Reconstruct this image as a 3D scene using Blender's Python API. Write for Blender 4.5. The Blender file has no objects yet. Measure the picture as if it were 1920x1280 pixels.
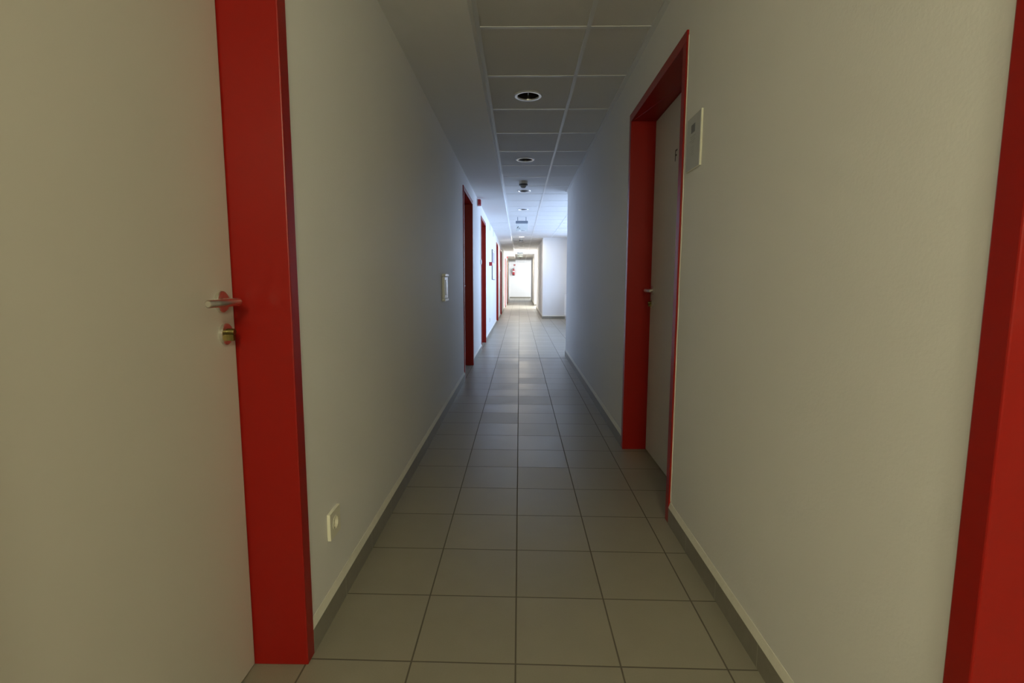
import bpy, bmesh, math, random
from mathutils import Vector, Matrix
random.seed(4)
S = bpy.context.scene
COL = S.collection

# ------------------------------------------------------------------ camera
YAW, PITCH, ROLL, CAM_H = 0.01443, 0.11588, 0.0023, 1.15336
def make_camera():
    cd = bpy.data.cameras.new('camera'); co = bpy.data.objects.new('camera', cd); COL.objects.link(co)
    cd.sensor_fit = 'HORIZONTAL'; cd.sensor_width = 36.0; cd.lens = 960.0 / 1920.0 * 36.0
    cd.clip_start = 0.02; cd.clip_end = 300
    F = Vector((-math.sin(YAW)*math.cos(PITCH), math.cos(YAW)*math.cos(PITCH), -math.sin(PITCH)))
    R0 = Vector((math.cos(YAW), math.sin(YAW), 0)); U0 = R0.cross(F)
    c, s = math.cos(ROLL), math.sin(ROLL)
    R = c*R0 + s*U0; U = -s*R0 + c*U0
    m = Matrix.Identity(4)
    for i in range(3):
        m[i][0] = R[i]; m[i][1] = U[i]; m[i][2] = -F[i]; m[i][3] = (0, 0, CAM_H)[i]
    co.matrix_world = m
    S.camera = co
make_camera()

# ------------------------------------------------------------------ world, exposure, large lights
S.view_settings.view_transform = 'Standard'
S.view_settings.look = 'None'
S.view_settings.gamma = 1.0
S.view_settings.exposure = 0.0
S.view_settings.use_curve_mapping = False
S.cycles.use_denoising = True
S.cycles.max_bounces = 12
S.cycles.diffuse_bounces = 7
S.cycles.glossy_bounces = 5
S.cycles.sample_clamp_indirect = 4.0

w = bpy.data.worlds.new('world'); S.world = w; w.use_nodes = True
w.node_tree.nodes['Background'].inputs['Color'].default_value = (0.62, 0.78, 1.0, 1)
w.node_tree.nodes['Background'].inputs['Strength'].default_value = 1.0

def area(name, loc, direction, sx, sy, power, color, spread=180):
    d = bpy.data.lights.new(name, 'AREA'); d.shape = 'RECTANGLE'; d.size = sx; d.size_y = sy
    d.energy = power; d.color = color; d.spread = math.radians(spread)
    o = bpy.data.objects.new(name, d); COL.objects.link(o); o.location = loc
    o.rotation_euler = Vector(direction).to_track_quat('-Z', 'Y').to_euler()
    return o
BLUE = (0.53, 0.70, 1.03)
WHITE = (0.93, 0.97, 1.0)
# daylight outside the windows of the two bays and of the far landing
area('daylight_bay', (1.95, 11.7, 1.6), (-1, 0, -0.2), 6.9, 1.35, 218, BLUE)
area('daylight_second_bay', (2.75, 23.7, 1.65), (-1, 0, -0.1), 2.2, 1.5, 430, WHITE)
area('daylight_landing', (3.0, 35.0, 1.6), (-1, 0, -0.1), 3.4, 1.6, 205, WHITE)
# the warm lamp of the corridor behind the camera
d = bpy.data.lights.new('corridor_lamp', 'POINT'); d.energy = 76; d.color = (1.0, 0.95, 0.60); d.shadow_soft_size = 0.14
o = bpy.data.objects.new('corridor_lamp', d); COL.objects.link(o); o.location = (0.25, -1.7, 2.15)

# ------------------------------------------------------------------ mesh helpers
class MB:
    def __init__(self): self.v = []; self.f = []
    def box(self, x0, x1, y0, y1, z0, z1):
        x0, x1 = min(x0, x1), max(x0, x1); y0, y1 = min(y0, y1), max(y0, y1); z0, z1 = min(z0, z1), max(z0, z1)
        b = len(self.v)
        self.v += [(x0,y0,z0),(x1,y0,z0),(x1,y1,z0),(x0,y1,z0),(x0,y0,z1),(x1,y0,z1),(x1,y1,z1),(x0,y1,z1)]
        self.f += [tuple(b+i for i in q) for q in ((0,3,2,1),(4,5,6,7),(0,1,5,4),(1,2,6,5),(2,3,7,6),(3,0,4,7))]
        return self
    def prism(self, pts, axis, a0, a1):
        """extrude a 2-D outline (in the two other axes, in xyz order) along axis"""
        def P(p, a):
            q = list(p); q.insert(axis, a); return tuple(q)
        b = len(self.v); n = len(pts)
        self.v += [P(p, a0) for p in pts] + [P(p, a1) for p in pts]
        self.f.append(tuple(b+i for i in range(n))[::-1]); self.f.append(tuple(b+n+i for i in range(n)))
        for i in range(n):
            j = (i+1) % n
            self.f.append((b+i, b+j, b+n+j, b+n+i))
        return self
    def tube(self, path, r, n=14, caps=True):
        """a round tube along a 3-D path; r a number or one per point"""
        path = [Vector(p) for p in path]; b = len(self.v)
        rs = r if isinstance(r, (list, tuple)) else [r]*len(path)
        t0 = (path[1]-path[0]).normalized()
        up = Vector((0,0,1)) if abs(t0.z) < 0.9 else Vector((1,0,0))
        nrm = t0.cross(up).normalized()
        for i, p in enumerate(path):
            if i == 0: t = t0
            elif i == len(path)-1: t = (path[i]-path[i-1]).normalized()
            else: t = ((path[i+1]-p).normalized() + (p-path[i-1]).normalized()).normalized()
            nrm = (nrm - t*nrm.dot(t)).normalized(); bi = t.cross(nrm)
            for k in range(n):
                a = 2*math.pi*k/n
                self.v.append(tuple(p + (nrm*math.cos(a) + bi*math.sin(a))*rs[i]))
        for i in range(len(path)-1):
            for k in range(n):
                k2 = (k+1) % n
                self.f.append((b+i*n+k, b+i*n+k2, b+(i+1)*n+k2, b+(i+1)*n+k))
        if caps:
            self.f.append(tuple(b+k for k in range(n))[::-1])
            e = b+(len(path)-1)*n
            self.f.append(tuple(e+k for k in range(n)))
        return self
    def lathe(self, prof, origin, axis='z', n=32, closed=False, caps=True):
        """revolve (radius, height) pairs round an axis through origin"""
        b = len(self.v); ox, oy, oz = origin
        for r, h in prof:
            for k in range(n):
                a = 2*math.pi*k/n; c, s = r*math.cos(a), r*math.sin(a)
                self.v.append({'z': (ox+c, oy+s, oz+h), 'x': (ox+h, oy+c, oz+s), 'y': (ox+c, oy+h, oz+s)}[axis])
        m = len(prof)
        for i in range(m if closed else m-1):
            i2 = (i+1) % m
            for k in range(n):
                k2 = (k+1) % n
                self.f.append((b+i*n+k, b+i*n+k2, b+i2*n+k2, b+i2*n+k))
        if not closed and caps:
            if prof[0][0] > 1e-6: self.f.append(tuple(b+k for k in range(n))[::-1])
            if prof[-1][0] > 1e-6: self.f.append(tuple(b+(m-1)*n+k for k in range(n)))
        return self
    def build(self, name, material, parent=None, bevel=0, smooth=False, segs=2):
        me = bpy.data.meshes.new(name); me.from_pydata(self.v, [], self.f); me.update()
        bm = bmesh.new(); bm.from_mesh(me)
        bmesh.ops.remove_doubles(bm, verts=bm.verts, dist=1e-6)
        bmesh.ops.recalc_face_normals(bm, faces=bm.faces)
        bm.to_mesh(me); bm.free()
        o = bpy.data.objects.new(name, me); COL.objects.link(o)
        me.materials.append(material)
        if parent:
            o.parent = parent; o.matrix_parent_inverse = parent.matrix_basis.inverted()
        if bevel:
            m = o.modifiers.new('bevel', 'BEVEL'); m.width = bevel; m.segments = segs; m.limit_method = 'ANGLE'; m.angle_limit = math.radians(40)
        if smooth:
            for p in me.polygons: p.use_smooth = True
            try: me.set_sharp_from_angle(angle=math.radians(40))
            except Exception: pass
        return o

def empty(name, loc, label=None, cat=None, group=None, kind=None):
    o = bpy.data.objects.new(name, None); COL.objects.link(o); o.location = loc; o.empty_display_size = 0.05
    bpy.context.view_layer.update()
    return tag(o, label, cat, group, kind)
def tag(o, label=None, cat=None, group=None, kind=None):
    if label: o['label'] = label
    if cat: o['category'] = cat
    if group: o['group'] = group
    if kind: o['kind'] = kind
    return o
def dup(root, loc, label=None):
    r = root.copy(); COL.objects.link(r); r.location = loc
    if label: r['label'] = label
    for ch in list(root.children):
        c = ch.copy(); COL.objects.link(c); c.parent = r; c.matrix_parent_inverse = ch.matrix_parent_inverse.copy()
        for g in ch.children:
            e = g.copy(); COL.objects.link(e); e.parent = c; e.matrix_parent_inverse = g.matrix_parent_inverse.copy()
    return r

# ------------------------------------------------------------------ materials
def new_mat(name):
    m = bpy.data.materials.new(name); m.use_nodes = True
    return m, m.node_tree.nodes, m.node_tree.links, m.node_tree.nodes['Principled BSDF']
def simple(name, color, rough=0.5, metal=0.0, noise=0.0, scale=20, bump=0.0, spec=0.5, coat=0.0):
    m, N, L, B = new_mat(name)
    B.inputs['Base Color'].default_value = (*color, 1); B.inputs['Roughness'].default_value = rough
    B.inputs['Metallic'].default_value = metal; B.inputs['Specular IOR Level'].default_value = spec
    B.inputs['Coat Weight'].default_value = coat
    if noise or bump:
        tc = N.new('ShaderNodeTexCoord'); nz = N.new('ShaderNodeTexNoise'); nz.inputs['Scale'].default_value = scale
        nz.inputs['Detail'].default_value = 4
        L.new(tc.outputs['Object'], nz.inputs['Vector'])
        if noise:
            mx = N.new('ShaderNodeMix'); mx.data_type = 'RGBA'
            mx.inputs['A'].default_value = (*[c*(1-noise) for c in color], 1); mx.inputs['B'].default_value = (*[min(1, c*(1+noise)) for c in color], 1)
            L.new(nz.outputs['Fac'], mx.inputs['Factor']); L.new(mx.outputs['Result'], B.inputs['Base Color'])
        if bump:
            bp = N.new('ShaderNodeBump'); bp.inputs['Strength'].default_value = bump; bp.inputs['Distance'].default_value = 0.002
            L.new(nz.outputs['Fac'], bp.inputs['Height']); L.new(bp.outputs['Normal'], B.inputs['Normal'])
    return m

def wall_paint(name, color):
    """white emulsion with roller stipple and a few broad uneven patches"""
    m, N, L, B = new_mat(name)
    tc = N.new('ShaderNodeTexCoord')
    big = N.new('ShaderNodeTexNoise'); big.inputs['Scale'].default_value = 1.3; big.inputs['Detail'].default_value = 3
    L.new(tc.outputs['Object'], big.inputs['Vector'])
    mx = N.new('ShaderNodeMix'); mx.data_type = 'RGBA'
    mx.inputs['A'].default_value = (*[c*0.96 for c in color], 1); mx.inputs['B'].default_value = (*[min(1, c*1.03) for c in color], 1)
    L.new(big.outputs['Fac'], mx.inputs['Factor']); L.new(mx.outputs['Result'], B.inputs['Base Color'])
    st = N.new('ShaderNodeTexNoise'); st.inputs['Scale'].default_value = 130; st.inputs['Detail'].default_value = 3
    L.new(tc.outputs['Object'], st.inputs['Vector'])
    bp = N.new('ShaderNodeBump'); bp.inputs['Strength'].default_value = 0.22; bp.inputs['Distance'].default_value = 0.002
    L.new(st.outputs['Fac'], bp.inputs['Height']); L.new(bp.outputs['Normal'], B.inputs['Normal'])
    B.inputs['Roughness'].default_value = 0.62; B.inputs['Specular IOR Level'].default_value = 0.3
    return m

def floor_tiles(name):
    """square stoneware tiles, dark joints; every tile a little different in tone and gloss"""
    m, N, L, B = new_mat(name)
    TX, TY, X0, Y0, SK = 0.31841, 0.333, -0.00766, 1.43249, -0.0177
    tc = N.new('ShaderNodeTexCoord'); sp = N.new('ShaderNodeSeparateXYZ'); L.new(tc.outputs['Object'], sp.inputs[0])
    def math_(op, a, b=None, c=None):
        n = N.new('ShaderNodeMath'); n.operation = op
        for i, x in enumerate((a, b, c)):
            if x is None: continue
            if isinstance(x, (int, float)): n.inputs[i].default_value = x
            else: L.new(x, n.inputs[i])
        return n.outputs[0]
    x, y = sp.outputs['X'], sp.outputs['Y']
    u = math_('DIVIDE', math_('SUBTRACT', x, X0), TX)
    v = math_('DIVIDE', math_('SUBTRACT', math_('SUBTRACT', y, Y0), math_('MULTIPLY', x, SK)), TY)
    fu, fv = math_('FRACT', u), math_('FRACT', v)
    du = math_('MULTIPLY', math_('MINIMUM', fu, math_('SUBTRACT', 1.0, fu)), TX)
    dv = math_('MULTIPLY', math_('MINIMUM', fv, math_('SUBTRACT', 1.0, fv)), TY)
    dist = math_('MINIMUM', du, dv)
    mr = N.new('ShaderNodeMapRange'); mr.inputs['From Min'].default_value = 0.0016; mr.inputs['From Max'].default_value = 0.0034
    L.new(dist, mr.inputs['Value']); tile = mr.outputs['Result']       # 0 in the joint, 1 on the tile
    cb = N.new('ShaderNodeCombineXYZ'); L.new(math_('FLOOR', u), cb.inputs[0]); L.new(math_('FLOOR', v), cb.inputs[1])
    wn = N.new('ShaderNodeTexWhiteNoise'); wn.noise_dimensions = '2D'; L.new(cb.outputs[0], wn.inputs['Vector'])
    nz = N.new('ShaderNodeTexNoise'); nz.inputs['Scale'].default_value = 9; nz.inputs['Detail'].default_value = 6
    L.new(tc.outputs['Object'], nz.inputs['Vector'])
    fine = N.new('ShaderNodeTexNoise'); fine.inputs['Scale'].default_value = 260; L.new(tc.outputs['Object'], fine.inputs['Vector'])
    val = math_('ADD', math_('ADD', math_('MULTIPLY', wn.outputs['Value'], 0.10), math_('MULTIPLY', nz.outputs['Fac'], 0.16)), math_('MULTIPLY', fine.outputs['Fac'], 0.14))
    k = math_('ADD', val, 0.80)
    hsv = N.new('ShaderNodeHueSaturation'); hsv.inputs['Color'].default_value = (0.27, 0.245, 0.195, 1); L.new(k, hsv.inputs['Value'])
    mx = N.new('ShaderNodeMix'); mx.data_type = 'RGBA'; mx.inputs['A'].default_value = (0.10, 0.085, 0.065, 1)
    L.new(tile, mx.inputs['Factor']); L.new(hsv.outputs['Color'], mx.inputs['B']); L.new(mx.outputs['Result'], B.inputs['Base Color'])
    rg = math_('ADD', math_('MULTIPLY', wn.outputs['Value'], 0.08), math_('MULTIPLY', nz.outputs['Fac'], 0.10))
    rr = math_('ADD', rg, 0.285)
    r2 = N.new('ShaderNodeMix'); r2.data_type = 'FLOAT'; r2.inputs['A'].default_value = 0.85
    L.new(tile, r2.inputs['Factor']); L.new(rr, r2.inputs['B']); L.new(r2.outputs['Result'], B.inputs['Roughness'])
    B.inputs['Specular IOR Level'].default_value = 0.5
    bp = N.new('ShaderNodeBump'); bp.inputs['Strength'].default_value = 0.5; bp.inputs['Distance'].default_value = 0.0015
    L.new(tile, bp.inputs['Height']); L.new(bp.outputs['Normal'], B.inputs['Normal'])
    return m

def skirting_mat(name):
    """skirting of cut floor tile with a thin joint at every tile row"""
    m, N, L, B = new_mat(name)
    tc = N.new('ShaderNodeTexCoord'); sp = N.new('ShaderNodeSeparateXYZ'); L.new(tc.outputs['Object'], sp.inputs[0])
    def math_(op, a, b):
        n = N.new('ShaderNodeMath'); n.operation = op
        for i, x in enumerate((a, b)):
            if isinstance(x, (int, float)): n.inputs[i].default_value = x
            else: L.new(x, n.inputs[i])
        return n.outputs[0]
    f = math_('FRACT', math_('DIVIDE', math_('SUBTRACT', sp.outputs['Y'], 1.43), 0.333), 0)
    dd = math_('MULTIPLY', math_('MINIMUM', f, math_('SUBTRACT', 1.0, f)), 0.333)
    mr = N.new('ShaderNodeMapRange'); mr.inputs['From Min'].default_value = 0.0008; mr.inputs['From Max'].default_value = 0.002
    L.new(dd, mr.inputs['Value'])
    nz = N.new('ShaderNodeTexNoise'); nz.inputs['Scale'].default_value = 30; nz.inputs['Detail'].default_value = 5; L.new(tc.outputs['Object'], nz.inputs['Vector'])
    t = N.new('ShaderNodeMix'); t.data_type = 'RGBA'; t.inputs['A'].default_value = (0.22, 0.205, 0.17, 1); t.inputs['B'].default_value = (0.28, 0.262, 0.22, 1)
    L.new(nz.outputs['Fac'], t.inputs['Factor'])
    mx = N.new('ShaderNodeMix'); mx.data_type = 'RGBA'; mx.inputs['A'].default_value = (0.42, 0.40, 0.34, 1)
    L.new(mr.outputs['Result'], mx.inputs['Factor']); L.new(t.outputs['Result'], mx.inputs['B']); L.new(mx.outputs['Result'], B.inputs['Base Color'])
    B.inputs['Roughness'].default_value = 0.42
    return m

M = {}
M['wall'] = wall_paint('white wall paint', (0.80, 0.795, 0.79))
M['gypsum'] = wall_paint('white soffit paint', (0.80, 0.795, 0.79))
M['floor'] = floor_tiles('beige stoneware floor tiles')
M['skirting'] = skirting_mat('stoneware skirting')
M['filler'] = simple('white skirting filler', (0.74, 0.72, 0.64), 0.7, noise=0.08, scale=40, bump=0.3)
M['ceiling'] = simple('mineral fibre ceiling tile', (0.72, 0.71, 0.70), 0.9, noise=0.10, scale=220, bump=0.35, spec=0.1)
M['grid'] = simple('white enamelled ceiling grid', (0.72, 0.73, 0.74), 0.32)
M['red'] = simple('red enamel steel frame', (0.29, 0.008, 0.005), 0.32, noise=0.03, scale=12, spec=0.28)
M['leaf'] = simple('off white laminate door', (0.57, 0.545, 0.50), 0.42, noise=0.02, scale=3)
M['seal'] = simple('grey green rubber seal', (0.08, 0.095, 0.07), 0.7, noise=0.05)
M['steel'] = simple('brushed stainless steel', (0.76, 0.74, 0.69), 0.28, 1.0, noise=0.04, scale=90)
M['brass'] = simple('dull brass lock cylinder', (0.20, 0.155, 0.055), 0.4, 1.0, noise=0.1, scale=60)
M['dark'] = simple('dark plastic', (0.02, 0.02, 0.022), 0.5, noise=0.1)
M['socket'] = simple('cream white plastic', (0.80, 0.78, 0.66), 0.35, noise=0.02)
M['plastic'] = simple('white glossy plastic', (0.82, 0.83, 0.84), 0.22, noise=0.02)
M['bright_white'] = simple('white enamel ring', (0.88, 0.89, 0.91), 0.25, 0.6, noise=0.02)
M['reflector'] = simple('dark bronze reflector', (0.045, 0.038, 0.03), 0.25, 0.0, noise=0.1)
M['lampglass'] = simple('dull lamp tube', (0.14, 0.12, 0.10), 0.3, noise=0.05)
M['detector'] = simple('beige detector plastic', (0.50, 0.48, 0.42), 0.45, noise=0.03)
M['dome'] = simple('smoky grey dome', (0.24, 0.235, 0.22), 0.25, noise=0.05)
M['bluegrey'] = simple('blue grey sign housing', (0.20, 0.235, 0.29), 0.45, noise=0.04)
M['alarm_red'] = simple('red plastic alarm', (0.42, 0.02, 0.03), 0.35, noise=0.04)
M['ext_red'] = simple('red lacquer extinguisher', (0.42, 0.03, 0.04), 0.3, noise=0.04)
M['black'] = simple('black rubber', (0.015, 0.015, 0.017), 0.55, noise=0.1)
M['paper'] = simple('printed grey paper', (0.50, 0.51, 0.52), 0.6, noise=0.03, scale=30)
M['ink'] = simple('grey print', (0.20, 0.21, 0.23), 0.6, noise=0.1, scale=60)
M['ink_faint'] = simple('faint grey print', (0.40, 0.41, 0.42), 0.6, noise=0.1, scale=60)
M['perspex'] = simple('pale acrylic edge', (0.72, 0.71, 0.60), 0.3, noise=0.02)
M['letter'] = simple('dark vinyl letter', (0.03, 0.012, 0.01), 0.5, noise=0.05)
M['board_dark'] = simple('dark board edge', (0.03, 0.035, 0.05), 0.5, noise=0.05)
M['board'] = simple('white notice board', (0.74, 0.72, 0.74), 0.35, noise=0.03, scale=4)
M['board_print'] = simple('pale grey print', (0.46, 0.43, 0.47), 0.5, noise=0.2, scale=9)
M['radiator'] = simple('white radiator enamel', (0.78, 0.79, 0.80), 0.3, noise=0.01)
M['greydoor'] = simple('grey painted door', (0.34, 0.34, 0.34), 0.45, noise=0.03)
M['winframe'] = simple('white window frame', (0.78, 0.79, 0.80), 0.35, noise=0.02)
M['sign_green'] = simple('dark green print', (0.03, 0.05, 0.045), 0.5, noise=0.05)
M['sign_white'] = simple('sign white', (0.7, 0.7, 0.7), 0.5, noise=0.03)
M['joint'] = simple('dark movement joint', (0.07, 0.07, 0.075), 0.5, noise=0.1)

def clear(name, tint, opacity):
    m, N, L, B = new_mat(name)
    B.inputs['Base Color'].default_value = (*tint, 1); B.inputs['Roughness'].default_value = 0.1
    tr = N.new('ShaderNodeBsdfTransparent'); tr.inputs['Color'].default_value = (*[0.88+0.12*c for c in tint], 1)
    nz = N.new('ShaderNodeTexNoise'); nz.inputs['Scale'].default_value = 3
    mp = N.new('ShaderNodeMapRange'); mp.inputs['To Min'].default_value = opacity*0.9; mp.inputs['To Max'].default_value = opacity*1.1
    L.new(nz.outputs['Fac'], mp.inputs['Value'])
    mx = N.new('ShaderNodeMixShader'); L.new(mp.outputs['Result'], mx.inputs[0])
    L.new(tr.outputs[0], mx.inputs[1]); L.new(B.outputs[0], mx.inputs[2]); L.new(mx.outputs[0], N['Material Output'].inputs['Surface'])
    return m
M['glass'] = clear('window glass', (0.9, 0.95, 1.0), 0.06)
M['acrylic'] = clear('pale green acrylic', (0.72, 0.85, 0.84), 0.09)
def emitter(name, color, strength):
    m, N, L, B = new_mat(name)
    B.inputs['Base Color'].default_value = (0.8, 0.8, 0.8, 1)
    B.inputs['Emission Color'].default_value = (*color, 1); B.inputs['Emission Strength'].default_value = strength
    return m
WARM = (1.0, 0.89, 0.70)
M['lit'] = emitter('lit warm lamp', WARM, 20.0)

# ------------------------------------------------------------------ setting
XL, XR = -0.645, 0.728            # wall faces
FL, FR = -0.635, 0.718            # frame faces and skirting faces
ZG, ZT = 2.41, 2.514              # plaster soffit, tiled ceiling
XS = -0.2425                      # edge of the soffit
REAR, END = -4.6, 37.0
BAY0, BAY1, XB = 8.01, 16.2, 1.5  # window bay on the right
B20, B21, XB2 = 22.3, 25.07, 2.3  # second bay
LAND, XLAND = 33.0, 2.5           # far landing
ZTOP = 2.7
HEAD_U, HEAD_O, JW, DEP = 2.187, 2.237, 0.05, 0.16

# doors: outer near edge, outer far edge
LEFT_DOORS = [(0.315, 1.468), (5.92, 7.075), (8.62, 9.775), (14.26, 15.41), (17.16, 18.31), (22.45, 23.6), (25.57, 26.72)]
RIGHT_DOORS = [(-0.345, 0.806), (2.36, 3.512)]
GREY_DOOR = (28.5, 31.0)

def wall_run(mb, xa, xb, y0, y1, holes, top=ZTOP):
    y = y0
    for a, b in holes:
        mb.box(xa, xb, y, a, 0, top); mb.box(xa, xb, a, b, HEAD_O, top); y = b
    mb.box(xa, xb, y, y1, 0, top)
mb = MB(); wall_run(mb, XL-0.27, XL, REAR, 31.2, LEFT_DOORS)
mb.box(XL-0.27, -0.72, 31.2, END, 0, ZTOP)
tag(mb.build('wall_left', M['wall']), 'long white left corridor wall with the row of red framed doors', 'wall', kind='structure')
mb = MB(); wall_run(mb, XR, XR+0.27, REAR, BAY0, RIGHT_DOORS)
tag(mb.build('wall_right', M['wall']), 'white right corridor wall nearest the camera, ending at the bright bay', 'wall', kind='structure')
mb = MB(); mb.box(XR, XB+0.25, BAY1, B20, 0, ZTOP)
tag(mb.build('wall_right_middle', M['wall']), 'white wall block beyond the window bay on the right', 'wall', kind='structure')
mb = MB(); mb.box(XR, XB2+0.25, B21, LAND, 0, ZTOP)
tag(mb.build('wall_right_far', M['wall']), 'far right wall between the second bay and the landing', 'wall', kind='structure')
mb = MB(); mb.box(XL-0.27, XLAND+0.2, END, END+0.2, 0, ZTOP)
tag(mb.build('wall_back', M['wall']), 'brightly lit white end wall with the fire extinguisher', 'wall', kind='structure')
mb = MB(); mb.box(XL-0.27, XR+0.27, REAR-0.2, REAR, 0, ZTOP)
tag(mb.build('wall_front', M['wall']), 'white corridor wall behind the camera', 'wall', kind='structure')

def window_wall(name, x, y0, y1, panes, sill, head, label, nwin):
    mb = MB()
    mb.box(x, x+0.25, y0, y1, 0, sill); mb.box(x, x+0.25, y0, y1, head, ZTOP)
    y = y0
    for a, b in panes:
        mb.box(x, x+0.25, y, a, sill, head); y = b
    mb.box(x, x+0.25, y, y1, sill, head)
    tag(mb.build(name, M['wall']), label, 'wall', kind='structure')
    for i, (a, b) in enumerate(panes):
        e = empty('window_%d' % (nwin+i), (x+0.1, (a+b)/2, sill), kind='structure')
        f = MB(); t = 0.06
        f.box(x+0.09, x+0.15, a, b, sill, sill+t).box(x+0.09, x+0.15, a, b, head-t, head)
        f.box(x+0.09, x+0.15, a, a+t, sill+t, head-t).box(x+0.09, x+0.15, b-t, b, sill+t, head-t)
        f.box(x+0.09, x+0.15, (a+b)/2-0.04, (a+b)/2+0.04, sill+t, head-t)
        f.build('window_frame', M['winframe'], e, bevel=0.004)
        g = MB(); g.box(x+0.115, x+0.121, a+t, (a+b)/2-0.04, sill+t, head-t).box(x+0.115, x+0.121, (a+b)/2+0.04, b-t, sill+t, head-t)
        g.build('pane', M['glass'], e)
        s = MB(); s.box(x-0.04, x+0.09, a-0.03, b+0.03, sill-0.03, sill); s.build('window_sill', M['winframe'], e, bevel=0.004)
window_wall('wall_bay', XB, BAY0-0.15, BAY1, [(8.3, 10.65), (10.75, 13.1), (13.2, 15.55)], 0.92, 2.38, 'window wall of the bay on the right', 1)
window_wall('wall_second_bay', XB2, B20-0.1, B21+0.1, [(22.5, 24.9)], 0.9, 2.4, 'window wall of the second bay on the right', 4)
window_wall('wall_landing', XLAND, LAND-0.1, END, [(33.2, 36.6)], 0.8, 2.4, 'window wall of the far landing', 5)

# floor, with the dark joint across it
mb = MB(); mb.box(XL-0.27, XLAND+0.25, REAR-0.2, END+0.2, -0.1, 0.0)
tag(mb.build('floor', M['floor']), 'beige stoneware tiled corridor floor', 'floor', kind='structure')
mb = MB(); mb.prism([(FL+0.002, 7.742+0.011), (XB-0.6, 7.742-0.0265), (XB-0.6, 7.756-0.0265), (FL+0.002, 7.756+0.011)], 2, -0.01, 0.0006)
mb.v = [(min(x, FR-0.002), y, z) for x, y, z in mb.v]
tag(mb.build('trim_1', M['joint']), 'thin dark joint strip across the floor before the bay', 'floor joint', kind='structure')

# ceiling: plaster soffit on the left, mineral tiles on a grid on the right
mb = MB(); mb.box(XL-0.1, XS, REAR, END, ZG, ZG+0.2)
tag(mb.build('ceiling_soffit', M['gypsum']), 'plain white plaster soffit strip along the left wall', 'ceiling', kind='structure')
GX, GY, GX0, GY0 = 0.60978, 0.66013, -0.24246, 2.94181
LIGHT_X, LIGHT_R = 0.058, 0.1035
LIGHT_Y = [3.96 + 1.985*k for k in range(-3, 15)]
bm = bmesh.new()
def quad(x0, x1, y0, y1, z):
    bm.faces.new([bm.verts.new(c) for c in ((x0,y0,z),(x0,y1,z),(x1,y1,z),(x1,y0,z))])
def holed(x0, x1, y0, y1, z, cx, cy, r, n=32):
    ring = [bm.verts.new((cx+r*math.cos(2*math.pi*k/n), cy+r*math.sin(2*math.pi*k/n), z)) for k in range(n)]
    out = []
    for k in range(n):
        a = 2*math.pi*k/n; c, s = math.cos(a), math.sin(a)
        tx = ((x1-cx) if c > 0 else (cx-x0))/max(abs(c), 1e-9); ty = ((y1-cy) if s > 0 else (cy-y0))/max(abs(s), 1e-9)
        t = min(tx, ty); out.append(bm.verts.new((cx+c*t, cy+s*t, z)))
    corners = {}
    for k in range(n):
        k2 = (k+1) % n
        vs = [ring[k], out[k], out[k2], ring[k2]]
        p, q = out[k].co, out[k2].co
        if abs(p.x-q.x) > 1e-6 and abs(p.y-q.y) > 1e-6:
            for X in (x0, x1):
                for Y in (y0, y1):
                    if (abs(p.x-X) < 1e-5 or abs(q.x-X) < 1e-5) and (abs(p.y-Y) < 1e-5 or abs(q.y-Y) < 1e-5):
                        vs = [ring[k], out[k], bm.verts.new((X, Y, z)), out[k2], ring[k2]]
        bm.faces.new(vs)
ZTILE = ZT + 0.004
k0 = int(math.floor((REAR-GY0)/GY)); k1 = int(math.ceil((END-GY0)/GY))
for k in range(k0, k1):
    y0 = max(GY0+k*GY, REAR); y1 = min(GY0+(k+1)*GY, END)
    for i in range(0, 5):
        x0 = GX0+i*GX; x1 = x0+GX
        if i == 0:
            ly = [y for y in LIGHT_Y if y0 <= y < y1]
            if ly: holed(x0, x1, y0, y1, ZTILE, LIGHT_X, ly[0], LIGHT_R-0.012)
            else: quad(x0, x1, y0, y1, ZTILE)
        else: quad(x0, min(x1, XLAND), y0, y1, ZTILE)
me = bpy.data.meshes.new('ceiling'); 
bmesh.ops.recalc_face_normals(bm, faces=bm.faces)
if bm.faces[:][0].normal.z > 0: bmesh.ops.reverse_faces(bm, faces=bm.faces)
bm.to_mesh(me); bm.free(); me.materials.append(M['ceiling'])
o = bpy.data.objects.new('ceiling', me); COL.objects.link(o)
tag(o, 'grey mineral fibre tile ceiling in a white grid', 'ceiling', kind='structure')
mb = MB(); mb.box(XL-0.27, XLAND+0.25, REAR-0.2, END+0.2, ZTOP, ZTOP+0.1)
tag(mb.build('ceiling_slab', M['gypsum']), 'ceiling slab above the suspended tiles', 'ceiling', kind='structure')
# the grid: main runners, cross tees, edge angles
mb = MB(); hw = 0.012
for i in range(1, 5):
    x = GX0+i*GX
    if x < XLAND:
        ya, yb = (REAR, END) if i == 1 else (BAY0, BAY1)
        mb.box(x-hw, x+hw, ya, yb, ZT, ZT+0.012)
for k in range(k0+1, k1):
    y = GY0+k*GY
    xe = XR if (y < BAY0 or BAY1 < y < B20 or B21 < y < LAND) else (XB if y < BAY1 else (XB2 if y < B21 else XLAND))
    mb.box(XS, xe, y-hw, y+hw, ZT+0.0005, ZT+0.011)
tag(mb.build('trim_2', M['grid']), 'white ceiling grid of runners and cross tees', 'ceiling grid', kind='structure')
mb = MB()
mb.box(XS, XS+0.024, REAR, END, ZT-0.001, ZT+0.010)
mb.box(XS-0.0015, XS+0.0015, REAR, END, ZG-0.001, ZT)          # metal upstand on the soffit edge
tag(mb.build('trim_3', M['grid']), 'white edge angle where soffit meets ceiling tiles', 'ceiling trim', kind='structure')
mb = MB(); mb.box(XR-0.028, XR, REAR, BAY0, ZT-0.006, ZT+0.010)
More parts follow.
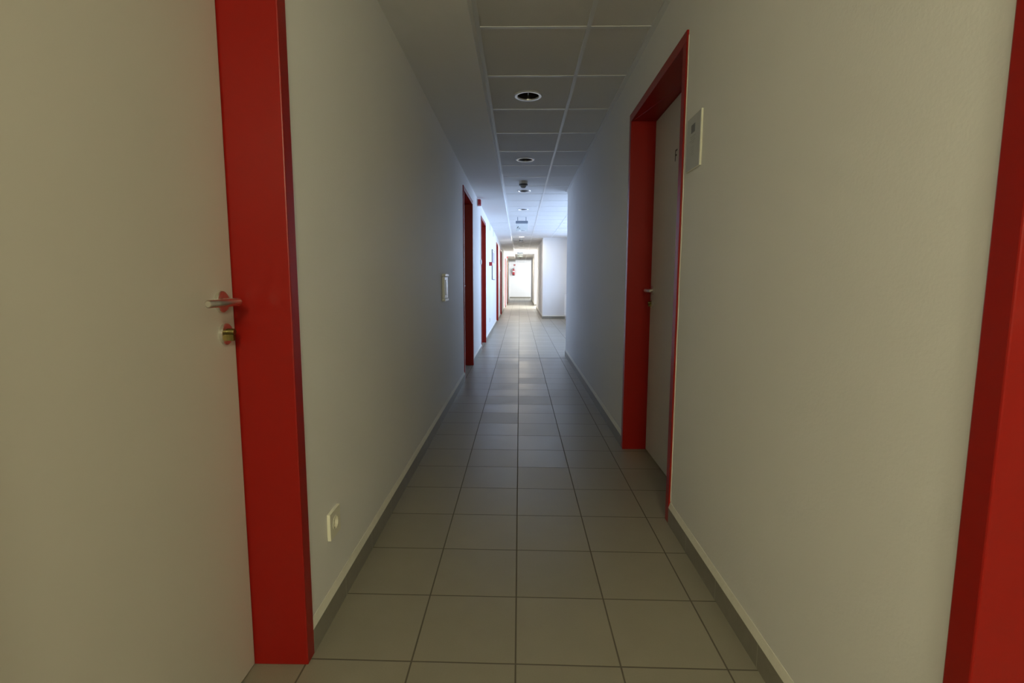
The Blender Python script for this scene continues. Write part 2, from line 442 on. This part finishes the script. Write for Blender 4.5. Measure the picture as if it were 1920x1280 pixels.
tag(mb.build('trim_4', M['grid']), 'white edge angle along the near right wall', 'ceiling trim', kind='structure')
mb = MB(); mb.box(XR-0.024, XR, BAY1, B20, ZT-0.003, ZT+0.010); mb.box(XR-0.024, XR, B21, LAND, ZT-0.003, ZT+0.010)
tag(mb.build('trim_5', M['grid']), 'white edge angle along the far right walls', 'ceiling trim', kind='structure')

# skirtings with their filler bead
def skirting(name, side, runs, label):
    """side -1: left wall, +1: right wall; runs of y"""
    e = empty(name, (side*0.68, runs[0][0], 0), label, 'skirting', kind='structure')
    a, b = (XL, FL) if side < 0 else (FR, XR)
    mb = MB(); fl = MB()
    for y0, y1 in runs:
        mb.box(a, b, y0, y1, 0, 0.079)
        if side < 0: fl.prism([(XL, 0.078), (FL, 0.078), (FL-0.001, 0.082), (XL+0.0015, 0.106), (XL, 0.106)], 1, y0, y1)
        else: fl.prism([(XR, 0.078), (FR, 0.078), (FR+0.001, 0.082), (XR-0.0015, 0.106), (XR, 0.106)], 1, y0, y1)
    mb.build('skirting_tile', M['skirting'], e)
    fl.build('filler_bead', M['filler'], e)
runsL = []; y = REAR
for a, b in LEFT_DOORS + [GREY_DOOR]:
    runsL.append((y, a)); y = b
skirting('baseboard_left', -1, runsL, 'grey beige tile skirting along the left wall')
runsR = []; y = REAR
for a, b in RIGHT_DOORS:
    runsR.append((y, a)); y = b
runsR.append((y, BAY0+0.01))
skirting('baseboard_right', 1, runsR, 'grey beige tile skirting along the near right wall')
skirting('baseboard_right_middle', 1, [(BAY1-0.01, B20)], 'tile skirting on the right wall past the bay')
skirting('baseboard_right_far', 1, [(B21-0.01, LAND)], 'tile skirting on the far right wall')
def cross_skirting(name, x0, x1, y, label):
    e = empty(name, ((x0+x1)/2, y, 0), label, 'skirting', kind='structure')
    MB().box(x0, x1, y-0.01, y, 0, 0.079).build('skirting_tile', M['skirting'], e)
    MB().prism([(y-0.01, 0.078), (y, 0.078), (y, 0.102), (y-0.0015, 0.102)], 0, x0, x1).build('filler_bead', M['filler'], e)
cross_skirting('baseboard_back', -0.72, XLAND, END, 'dark skirting at the foot of the end wall')
cross_skirting('baseboard_bay', XR, XB, BAY1, 'skirting at the back wall of the window bay')
cross_skirting('baseboard_second_bay', XR, XB2, B21, 'skirting at the back wall of the second bay')

# ------------------------------------------------------------------ doors
def make_door(n, side, y0, y1, label, letter=False, handle=True):
    """red steel frame wrapped round the wall opening, pale leaf set back, lever and lock at the far edge"""
    fx = FL if side < 0 else FR
    def X(u): return fx + side*u                       # u: depth into the wall
    e = empty('door_%d' % n, (X(0.08), (y0+y1)/2, 0), label, 'door', kind='structure')
    fr = MB()
    back = DEP + 0.085
    fr.box(X(0), X(back), y0, y0+JW, 0, HEAD_U); fr.box(X(0), X(back), y1-JW, y1, 0, HEAD_U)
    fr.box(X(0), X(back), y0, y1, HEAD_U, HEAD_O)
    f = fr.build('door_frame', M['red'], e, bevel=0.003)
    sl = MB(); a, b = y0+JW, y1-JW; g = 0.005
    sl.box(X(DEP+0.003), X(DEP+0.03), a, a+g, 0.004, HEAD_U); sl.box(X(DEP+0.003), X(DEP+0.03), b-g, b, 0.004, HEAD_U)
    sl.box(X(DEP+0.003), X(DEP+0.03), a+g, b-g, HEAD_U-g, HEAD_U)
    sl.box(X(DEP+0.006), X(DEP+0.03), a+g, b-g, 0.0, 0.007)
    sl.build('door_seal', M['seal'], f)
    leaf = MB().box(X(DEP), X(DEP+0.04), a+g, b-g, 0.007, HEAD_U-g).build('door_leaf', M['leaf'], e, bevel=0.0015)
    if handle:
        hy, hz, kz = b-0.064, 1.099, 1.012
        d = -side                                      # out of the leaf
        lx = X(DEP)
        rose = lambda: [(0.0285, 0.0), (0.0285, d*0.007), (0.0265, d*0.0088), (0.0, d*0.0088)]
        MB().lathe(rose(), (lx, hy, hz), 'x', 40).build('handle_rose', M['steel'], leaf, smooth=True)
        r = 0.0098; p = []
        p.append((lx+d*0.004, hy, hz)); p.append((lx+d*0.030, hy, hz))
        for k in range(1, 9):
            t = k/8*math.pi/2; rad = 0.022
            p.append((lx+d*(0.034+rad*math.sin(t)), hy-rad*(1-math.cos(t)), hz))
        p.append((lx+d*0.056, hy-0.145, hz))
        rr = [r]*len(p)
        p.append((lx+d*0.056, hy-0.1485, hz)); rr.append(r*0.7)
        MB().tube(p, rr, 18).build('lever_handle', M['steel'], leaf, smooth=True)
        MB().lathe(rose(), (lx, hy+0.009, kz), 'x', 40).build('lock_rose', M['steel'], leaf, smooth=True)
        c = MB().lathe([(0.0088, 0), (0.0088, d*0.026), (0.0078, d*0.028), (0.0, d*0.028)], (lx, hy+0.009, kz+0.006), 'x', 24)
        c.box(lx, lx+d*0.026, hy+0.009-0.005, hy+0.009+0.005, kz-0.018, kz+0.002)
        c.build('lock_cylinder', M['brass'], leaf, smooth=True)
    if letter:
        # uneven bead of filler along the near edge of the frame
        rb = random.Random(7); fb = MB(); zs = [0.11+k*0.0725 for k in range(30)]; ws = [rb.uniform(0.002, 0.010) for _ in zs]
        for k in range(len(zs)-1):
            fb.prism([(y0, zs[k]), (y0-ws[k], zs[k]), (y0-ws[k+1], zs[k+1]), (y0, zs[k+1])], 0, XR-0.0025, XR)
        fb.build('filler_bead', M['filler'], f)
        lx = X(DEP); t = MB(); yc, z0, h, wd, s = 3.012, 1.832, 0.062, 0.036, 0.009
        t.box(lx-side*0.0012, lx, yc-s, yc, z0, z0+h)
        t.box(lx-side*0.0012, lx, yc-wd, yc-s, z0+h-s, z0+h)
        t.box(lx-side*0.0012, lx, yc-wd*0.8, yc-s, z0+h*0.5-s/2, z0+h*0.5+s/2)
        t.build('door_letter', M['letter'], leaf)
    return e
names = ['pale door in a red frame at the left edge, nearest the camera, with steel lever',
         'red framed door on the left wall beyond the white wall box',
         'red framed door on the left wall just past the red alarm sounder',
         'red framed door on the left wall just past the notice board',
         'narrow looking red framed door, last before the yellowish stretch on the left',
         'first of the two far red framed doors side by side near the end',
         'last red framed door on the left before the end wall']
for i, (a, b) in enumerate(LEFT_DOORS): make_door(i+1, -1, a, b, names[i], handle=(i < 3))
make_door(8, 1, *RIGHT_DOORS[0], 'red door frame cut by the right edge of the picture')
make_door(9, 1, *RIGHT_DOORS[1], 'red framed door on the right wall beside the paper notice', letter=True)
e = empty('door_10', (XL, 29.7, 0), 'plain grey unframed door far down the left wall', 'door', kind='structure')
MB().box(XL, XL+0.012, GREY_DOOR[0], GREY_DOOR[1], 0, 2.2).build('door_leaf', M['greydoor'], e, bevel=0.003)

# ------------------------------------------------------------------ ceiling fittings
def make_downlight(name_y, lit):
    x, y, z = LIGHT_X, name_y, ZTILE
    e = empty('recessed_downlight', (x, y, z), 'x', 'ceiling light', 'round downlights along the corridor ceiling')
    R = LIGHT_R
    MB().lathe([(R-0.026, -0.003), (R-0.022, -0.0085), (R-0.006, -0.0095), (R, -0.004), (R, 0.0), (R-0.026, 0.002)], (x, y, z), 'z', 48, closed=True).build('trim_ring', M['bright_white'], e, smooth=True)
    if not lit:
        can = MB().lathe([(R-0.026, 0.0), (R-0.030, 0.03), (R-0.040, 0.075), (R-0.055, 0.10), (0.0, 0.10)], (x, y, z), 'z', 40, caps=False).build('reflector', M['reflector'], e, smooth=True)
        # two compact lamps side by side
        for s in (-1, 1):
            p = [(x+s*0.045, y, z+0.030)] + [(x+s*(0.026+0.019*math.cos(t)), y, z+0.045+0.014*math.sin(t)) for t in [k/6*math.pi/2 for k in range(7)]] + [(x+s*0.010, y, z+0.060)]
            MB().tube([(x+s*0.050, y-0.012, z+0.05), (x+s*0.038, y-0.012, z+0.034), (x+s*0.012, y-0.012, z+0.034), (x+s*0.012, y+0.012, z+0.034), (x+s*0.038, y+0.012, z+0.034), (x+s*0.050, y+0.012, z+0.05)], 0.0065, 12).build('lamp', M['lampglass'], e, smooth=True)
        MB().box(x-0.004, x+0.004, y-R+0.032, y+R-0.032, z+0.012, z+0.034).build('divider', M['reflector'], e)
    else:
        MB().lathe([(0.0, 0.004), (R-0.026, 0.004), (R-0.026, 0.012), (0.0, 0.012)], (x, y, z), 'z', 40).build('lamp', M['lit'], e)
    return e
unlit = None; lit_first = None
ords = {1: 'nearest', 2: 'second', 3: 'third', 4: 'fourth', 5: 'fifth', 6: 'sixth', 7: 'seventh', 8: 'eighth', 9: 'ninth', 10: 'tenth', 11: 'eleventh', 12: 'twelfth'}
LIT_K = (6, 9, 12)
for k in range(0, 13):
    y = 3.96+1.985*k; lit = k in LIT_K
    lab = ('glowing' if lit else 'unlit') + ' round recessed downlight, %s from the camera along the corridor ceiling' % ords.get(k+1, 'thirteenth')
    if lit:
        if lit_first is None: lit_first = make_downlight(y, True); lit_first['label'] = lab
        else: dup(lit_first, (LIGHT_X, y, ZTILE), lab)
        d = bpy.data.lights.new('downlight_glow', 'AREA'); d.shape = 'DISK'; d.size = 0.15; d.energy = 20; d.color = WARM
        q = bpy.data.objects.new('downlight_glow', d); COL.objects.link(q); q.location = (LIGHT_X, y, ZTILE-0.012)
    else:
        if unlit is None: unlit = make_downlight(y, False); unlit['label'] = lab
        else: dup(unlit, (LIGHT_X, y, ZTILE), lab)

def make_detector(x, y, label):
    e = empty('smoke_detector', (x, y, ZT), label, 'smoke detector', 'round detectors on the corridor ceiling')
    MB().lathe([(0.0, 0.004), (0.060, 0.004), (0.060, -0.030), (0.057, -0.036), (0.0, -0.036)], (x, y, ZT), 'z', 40).build('base', M['detector'], e, smooth=True)
    MB().lathe([(0.0, -0.036), (0.060, -0.036), (0.060, -0.048), (0.055, -0.052), (0.0, -0.052)], (x, y, ZT), 'z', 40).build('collar', M['dark'], e, smooth=True)
    MB().lathe([(0.046, -0.050), (0.044, -0.062), (0.037, -0.075), (0.024, -0.086), (0.0, -0.090)], (x, y, ZT), 'z', 40).build('dome', M['dome'], e, smooth=True)
    return e
det = make_detector(0.047, 7.2, 'round grey ceiling detector with a dark collar, hanging just before the third downlight')
dup(det, (0.042, 16.65, ZT), 'small ceiling detector just beyond the first glowing downlight')
dup(det, (0.03, 28.7, ZT), 'tiny ceiling detector farthest away, close to the bright end wall')

def make_exit(x, y, label):
    e = empty('exit_sign', (x, y, ZT), label, 'exit sign', 'hanging signs in the corridor')
    w_ = 0.129
    MB().box(x-w_, x+w_, y-0.022, y+0.022, 2.379, 2.434).build('housing', M['bluegrey'], e, bevel=0.006)
    for s in (-1, 1):
        MB().box(x+s*0.088-0.006, x+s*0.088+0.006, y-0.006, y+0.006, 2.434, ZT+0.001).build('hanger', M['bluegrey'], e)
    pan = MB().box(x-w_+0.006, x+w_-0.006, y-0.004, y+0.004, 2.225, 2.379).build('panel', M['acrylic'], e)
    # running figure with a small arrow, cut in dark film on the near face
    f = MB(); yy0, yy1 = y-0.0052, y-0.0042; cx, cz = x-0.085, 2.300
    def limb(ax, az, bx, bz, t):
        n = Vector((-(bz-az), bx-ax)).normalized()*t
        f.prism([(cx+ax+n.x, cz+az+n.y), (cx+bx+n.x, cz+bz+n.y), (cx+bx-n.x, cz+bz-n.y), (cx+ax-n.x, cz+az-n.y)], 1, yy0, yy1)
    f.lathe([(0.0, 0), (0.0065, 0), (0.0065, 0.001), (0, 0.001)], (cx+0.006, yy0, cz+0.020), 'y', 16)
    limb(0.004, 0.013, -0.004, -0.006, 0.0062); limb(-0.004, -0.006, 0.010, -0.013, 0.0034); limb(0.010, -0.013, 0.006, -0.026, 0.0030)
    limb(-0.004, -0.006, -0.014, -0.016, 0.0034); limb(-0.014, -0.016, -0.026, -0.016, 0.0030)
    limb(0.004, 0.010, 0.018, 0.004, 0.0026); limb(0.003, 0.010, -0.012, 0.004, 0.0026)
    limb(0.026, -0.020, 0.044, -0.020, 0.003); limb(0.044, -0.020, 0.036, -0.011, 0.003); limb(0.044, -0.020, 0.036, -0.029, 0.003)
    f.build('pictogram', M['sign_green'], pan)
    return e
ex = make_exit(0.043, 11.05, 'hanging sign with blue grey bar and clear panel, nearer of the two')
dup(ex, (0.02, 22.7, ZT), 'small hanging sign with blue grey bar, farther of the two, in the yellowish stretch')

# thin cable trunking across the soffit and down the wall
def make_trunk(y, label):
    t = MB(); b = 0.012
    t.box(XL+b, XS-0.01, y-b, y+b, ZG-0.010, ZG).box(XL, XL+b, y-b, y+b, ZG-0.165, ZG)
    return tag(t.build('cable_trunking', M['gypsum'], bevel=0.002), label, 'trunking', 'cable trunkings on the left soffit')
make_trunk(11.2, 'thin white cable trunking across the soffit, the nearer of two')
make_trunk(12.6, 'thin white cable trunking across the soffit, the farther of two')

# ------------------------------------------------------------------ things on the left wall
# power outlet beside the near door: plate, round well, pins
def make_outlet(x, y, z, label, s=0.047):
    e = empty('power_outlet', (x, y, z), label, 'outlet', 'outlets low on the left wall')
    bm = bmesh.new()
    n = 32; r = 0.0215
    yy0, yy1, z0, z1 = y-s, y+s, z-s*0.98, z+s*0.98
    d0, d1 = x, x+0.011
    ring = [(r*math.cos(2*math.pi*k/n), r*math.sin(2*math.pi*k/n)) for k in range(n)]
    fr = []; 
    for c, sn in ring:
        t = min(s/max(abs(c), 1e-9), s*0.98/max(abs(sn), 1e-9)); fr.append((c*t, sn*t))
    V = lambda p, d: bm.verts.new((d, y+p[0], z+p[1]))
    A = [V(p, d1) for p in ring]; O = [V(p, d1) for p in fr]; Bk = [V(p, d0) for p in fr]; W = [V((p[0]*0.96, p[1]*0.96), d0+0.0015) for p in ring]
    for k in range(n):
        j = (k+1) % n
        bm.faces.new((A[k], O[k], O[j], A[j])); bm.faces.new((O[k], Bk[k], Bk[j], O[j])); bm.faces.new((A[j], W[j], W[k], A[k]))
    bm.faces.new(W[::-1]) if False else bm.faces.new(W)
    bmesh.ops.recalc_face_normals(bm, faces=bm.faces)
    me = bpy.data.meshes.new('faceplate'); bm.to_mesh(me); bm.free(); me.materials.append(M['socket'])
    p = bpy.data.objects.new('faceplate', me); COL.objects.link(p); p.parent = e; p.matrix_parent_inverse = e.matrix_basis.inverted()
    MB().lathe([(r, 0.0), (r+0.0035, 0.0), (r+0.0035, 0.0018), (r, 0.0018)], (d1-0.0003, y, z), 'x', 32, closed=True).build('rim', M['socket'], e, smooth=True)
    for q in (-1, 1):
        MB().lathe([(0.0, 0), (0.003, 0), (0.003, 0.0006), (0, 0.0006)], (d0+0.0016, y+q*0.0095, z), 'x', 12).build('pin_hole', M['dark'], e)
        MB().box(d0+0.0015, d0+0.008, y-0.003, y+0.003, z+q*0.0195-0.0018, z+q*0.0195+0.0018).build('earth_clip', M['steel'], e)
    return e
outl = make_outlet(XL, 1.68, 0.326, 'cream square power outlet low on the left wall beside the nearest door')
dup(outl, (XL, 11.05, 0.335), 'small white outlet low on the left wall below the notice board')

# white wall box: body with top and bottom caps
e = empty('wall_box', (XL, 4.375, 1.10), 'tall narrow white plastic box on the left wall before the second door', 'wall box')
MB().box(XL, XL+0.022, 4.285, 4.47, 1.012, 1.196).build('body', M['plastic'], e, bevel=0.006)
MB().box(XL, XL+0.030, 4.278, 4.477, 1.197, 1.219).build('top_cap', M['plastic'], e, bevel=0.005)
MB().box(XL, XL+0.028, 4.270, 4.482, 0.990, 1.011).build('bottom_cap', M['plastic'], e, bevel=0.005)
MB().box(XL+0.022, XL+0.026, 4.33, 4.44, 1.04, 1.17).build('cover', M['plastic'], e, bevel=0.002)

# red alarm sounders high on the left wall
e = empty('alarm_sounder', (XL, 7.9, 2.34), 'red alarm sounder high on the left wall between first two far doors', 'alarm', 'red alarm sounders')
MB().box(XL, XL+0.058, 7.872, 7.965, 2.293, 2.388).build('body', M['alarm_red'], e, bevel=0.012)
MB().box(XL, XL+0.010, 7.868, 7.972, 2.288, 2.392).build('back_plate', M['plastic'], e, bevel=0.003)
MB().lathe([(0.0, 0), (0.007, 0), (0.007, -0.004), (0.0, -0.004)], (XL+0.034, 7.8765, 2.302), 'y', 16).build('indicator', M['bright_white'], e)
dup(e, (XL, 25.3, 2.34), 'tiny red alarm sounder high between the last two red doors')

# fire call point, notice board
e = empty('fire_call_point', (XL, 10.9, 1.53), 'small red square fire call point sticking out before the notice board', 'call point')
MB().box(XL, XL+0.066, 10.9, 10.985, 1.49, 1.568).build('body', M['alarm_red'], e, bevel=0.005)
MB().box(XL+0.066, XL+0.070, 10.912, 10.972, 1.505, 1.553).build('press_plate', M['sign_white'], e, bevel=0.001)
e = empty('notice_board', (XL, 12.5, 1.2), 'tall white notice board with dark edge on the left wall', 'notice board')
MB().box(XL, XL+0.017, 11.95, 13.08, 1.202, 1.90).build('frame', M['board_dark'], e, bevel=0.003)
MB().box(XL+0.017, XL+0.0195, 11.962, 13.068, 1.214, 1.888).build('panel', M['board'], e, bevel=0.001)
MB().box(XL+0.0195, XL+0.0203, 12.02, 12.85, 1.60, 1.85).build('print', M['board_print'], e)

# light switches beside the far doors
def make_switch(y, z, label):
    e = empty('light_switch', (XL, y, z), label, 'light switch', 'switches beside the left doors')
    MB().box(XL, XL+0.016, y-0.04, y+0.04, z-0.04, z+0.04).build('faceplate', M['plastic'], e, bevel=0.004)
    MB().box(XL+0.016, XL+0.022, y-0.025, y+0.025, z-0.025, z+0.025).build('rocker', M['plastic'], e, bevel=0.003)
    return e
sw = make_switch(8.52, 1.478, 'white light switch at the near edge of the door past the red sounder')
dup(sw, (XL, 16.75, 1.51), 'white light switch on the left wall before the fifth red frame')
dup(sw, (XL, 24.13, 1.47), 'tiny white light switch between the last two red frames')

# ------------------------------------------------------------------ paper notice on the right wall
e = empty('paper_notice', (XR, 2.22, 1.62), 'grey printed paper notice in clear holder on the right wall beside the door', 'notice')
MB().box(XR-0.007, XR, 2.137, 2.308, 1.622, 1.842).build('holder', M['perspex'], e, bevel=0.001)
pp = MB().box(XR-0.0082, XR-0.007, 2.141, 2.305, 1.625, 1.839).build('sheet', M['paper'], e)
t = MB(); t.box(XR-0.0088, XR-0.0082, 2.205, 2.252, 1.772, 1.806); t.build('picture', M['ink'], pp)
t = MB()
for i, (a, b) in enumerate(((2.20, 2.262), (2.208, 2.255), (2.196, 2.266), (2.212, 2.250))):
    t.box(XR-0.0088, XR-0.0082, a, b, 1.757-i*0.0085, 1.760-i*0.0085)
for i in range(5): t.box(XR-0.0088, XR-0.0082, 2.212+0.004*(i % 2), 2.25-0.006*(i % 3), 1.714-i*0.008, 1.7165-i*0.008)
t.build('text_lines', M['ink_faint'], pp)

# ------------------------------------------------------------------ end wall: extinguisher and its sign
ox, oy, oz = -0.435, END-0.10, 1.60
e = empty('fire_extinguisher', (ox, oy, oz), 'red fire extinguisher with black hose on the bright end wall', 'fire extinguisher')
MB().lathe([(0.0, 0.05), (0.072, 0.05), (0.080, 0.06), (0.080, 0.37), (0.072, 0.41), (0.045, 0.445), (0.026, 0.455), (0.026, 0.47), (0.0, 0.47)], (ox, oy, oz), 'z', 32).build('cylinder', M['ext_red'], e, smooth=True)
MB().lathe([(0.0, 0.0), (0.080, 0.0), (0.080, 0.055), (0.0, 0.055)], (ox, oy, oz), 'z', 32).build('foot_ring', M['black'], e, smooth=True)
MB().lathe([(0.0, 0.47), (0.022, 0.47), (0.022, 0.51), (0.0, 0.51)], (ox, oy, oz), 'z', 20).build('valve', M['black'], e, smooth=True)
lv = MB(); lv.box(ox-0.015, ox+0.075, oy-0.012, oy+0.012, oz+0.505, oz+0.52); lv.box(ox-0.01, ox+0.06, oy-0.012, oy+0.012, oz+0.535, oz+0.55); lv.box(ox-0.015, ox, oy-0.012, oy+0.012, oz+0.505, oz+0.55)
lv.build('lever', M['black'], e, bevel=0.003)
hp = [(ox-0.02, oy, oz+0.49), (ox-0.07, oy, oz+0.50), (ox-0.13, oy, oz+0.44), (ox-0.155, oy, oz+0.34), (ox-0.145, oy, oz+0.22), (ox-0.11, oy, oz+0.13), (ox-0.092, oy, oz+0.08)]
MB().tube(hp, 0.012, 12).build('hose', M['black'], e, smooth=True)
n = 14; lb = MB(); lb.v = []
for k in range(n+1):
    a = math.radians(-150 + 120*k/n)
    for zz in (0.25, 0.34): lb.v.append((ox+0.0812*math.cos(a), oy+0.0812*math.sin(a), oz+zz))
lb.f = [(2*k, 2*k+2, 2*k+3, 2*k+1) for k in range(n)]
lb.build('label', M['sign_white'], e, smooth=True)
MB().box(ox-0.03, ox+0.03, oy+0.079, END, oz+0.12, oz+0.36).build('wall_bracket', M['black'], e)
e = empty('safety_sign', (-0.378, END, 2.33), 'small red and white pictogram sign above the fire extinguisher', 'sign')
pl = MB().box(-0.443, -0.313, END-0.004, END, 2.285, 2.435).build('plate', M['ext_red'], e)
s = MB(); s.box(-0.425, -0.40, END-0.0052, END-0.004, 2.31, 2.39).box(-0.418, -0.407, END-0.0052, END-0.004, 2.39, 2.405)
s.box(-0.37, -0.355, END-0.0052, END-0.004, 2.30, 2.42).box(-0.385, -0.34, END-0.0052, END-0.004, 2.385, 2.395)
s.build('pictogram', M['sign_white'], pl)

# ------------------------------------------------------------------ radiator under the bay window
e = empty('radiator', (1.44, 14.6, 0), 'white panel radiator at the back of the window bay', 'radiator')
r_ = MB(); r_.box(1.405, 1.425, 13.3, 15.95, 0.12, 0.78); r_.box(1.445, 1.462, 13.3, 15.95, 0.12, 0.78)
for k in range(40): 
    y = 13.36+k*0.0655; r_.box(1.397, 1.406, y, y+0.036, 0.16, 0.75)
r_.build('panel', M['radiator'], e, bevel=0.003)
MB().box(1.403, 1.464, 13.3, 15.95, 0.775, 0.79).build('top_grille', M['radiator'], e, bevel=0.002)
MB().tube([(1.43, 15.99, 0.0), (1.43, 15.99, 0.70), (1.43, 15.94, 0.72)], 0.010, 12).build('pipe', M['radiator'], e, smooth=True)
MB().lathe([(0.0, -0.03), (0.02, -0.03), (0.024, 0.0), (0.02, 0.04), (0.0, 0.045)], (1.43, 16.02, 0.76), 'z', 20).build('valve', M['plastic'], e, smooth=True)
for yb in (13.6, 15.6):
    MB().box(1.462, XB-0.001, yb-0.02, yb+0.02, 0.3, 0.6).build('bracket', M['radiator'], e)
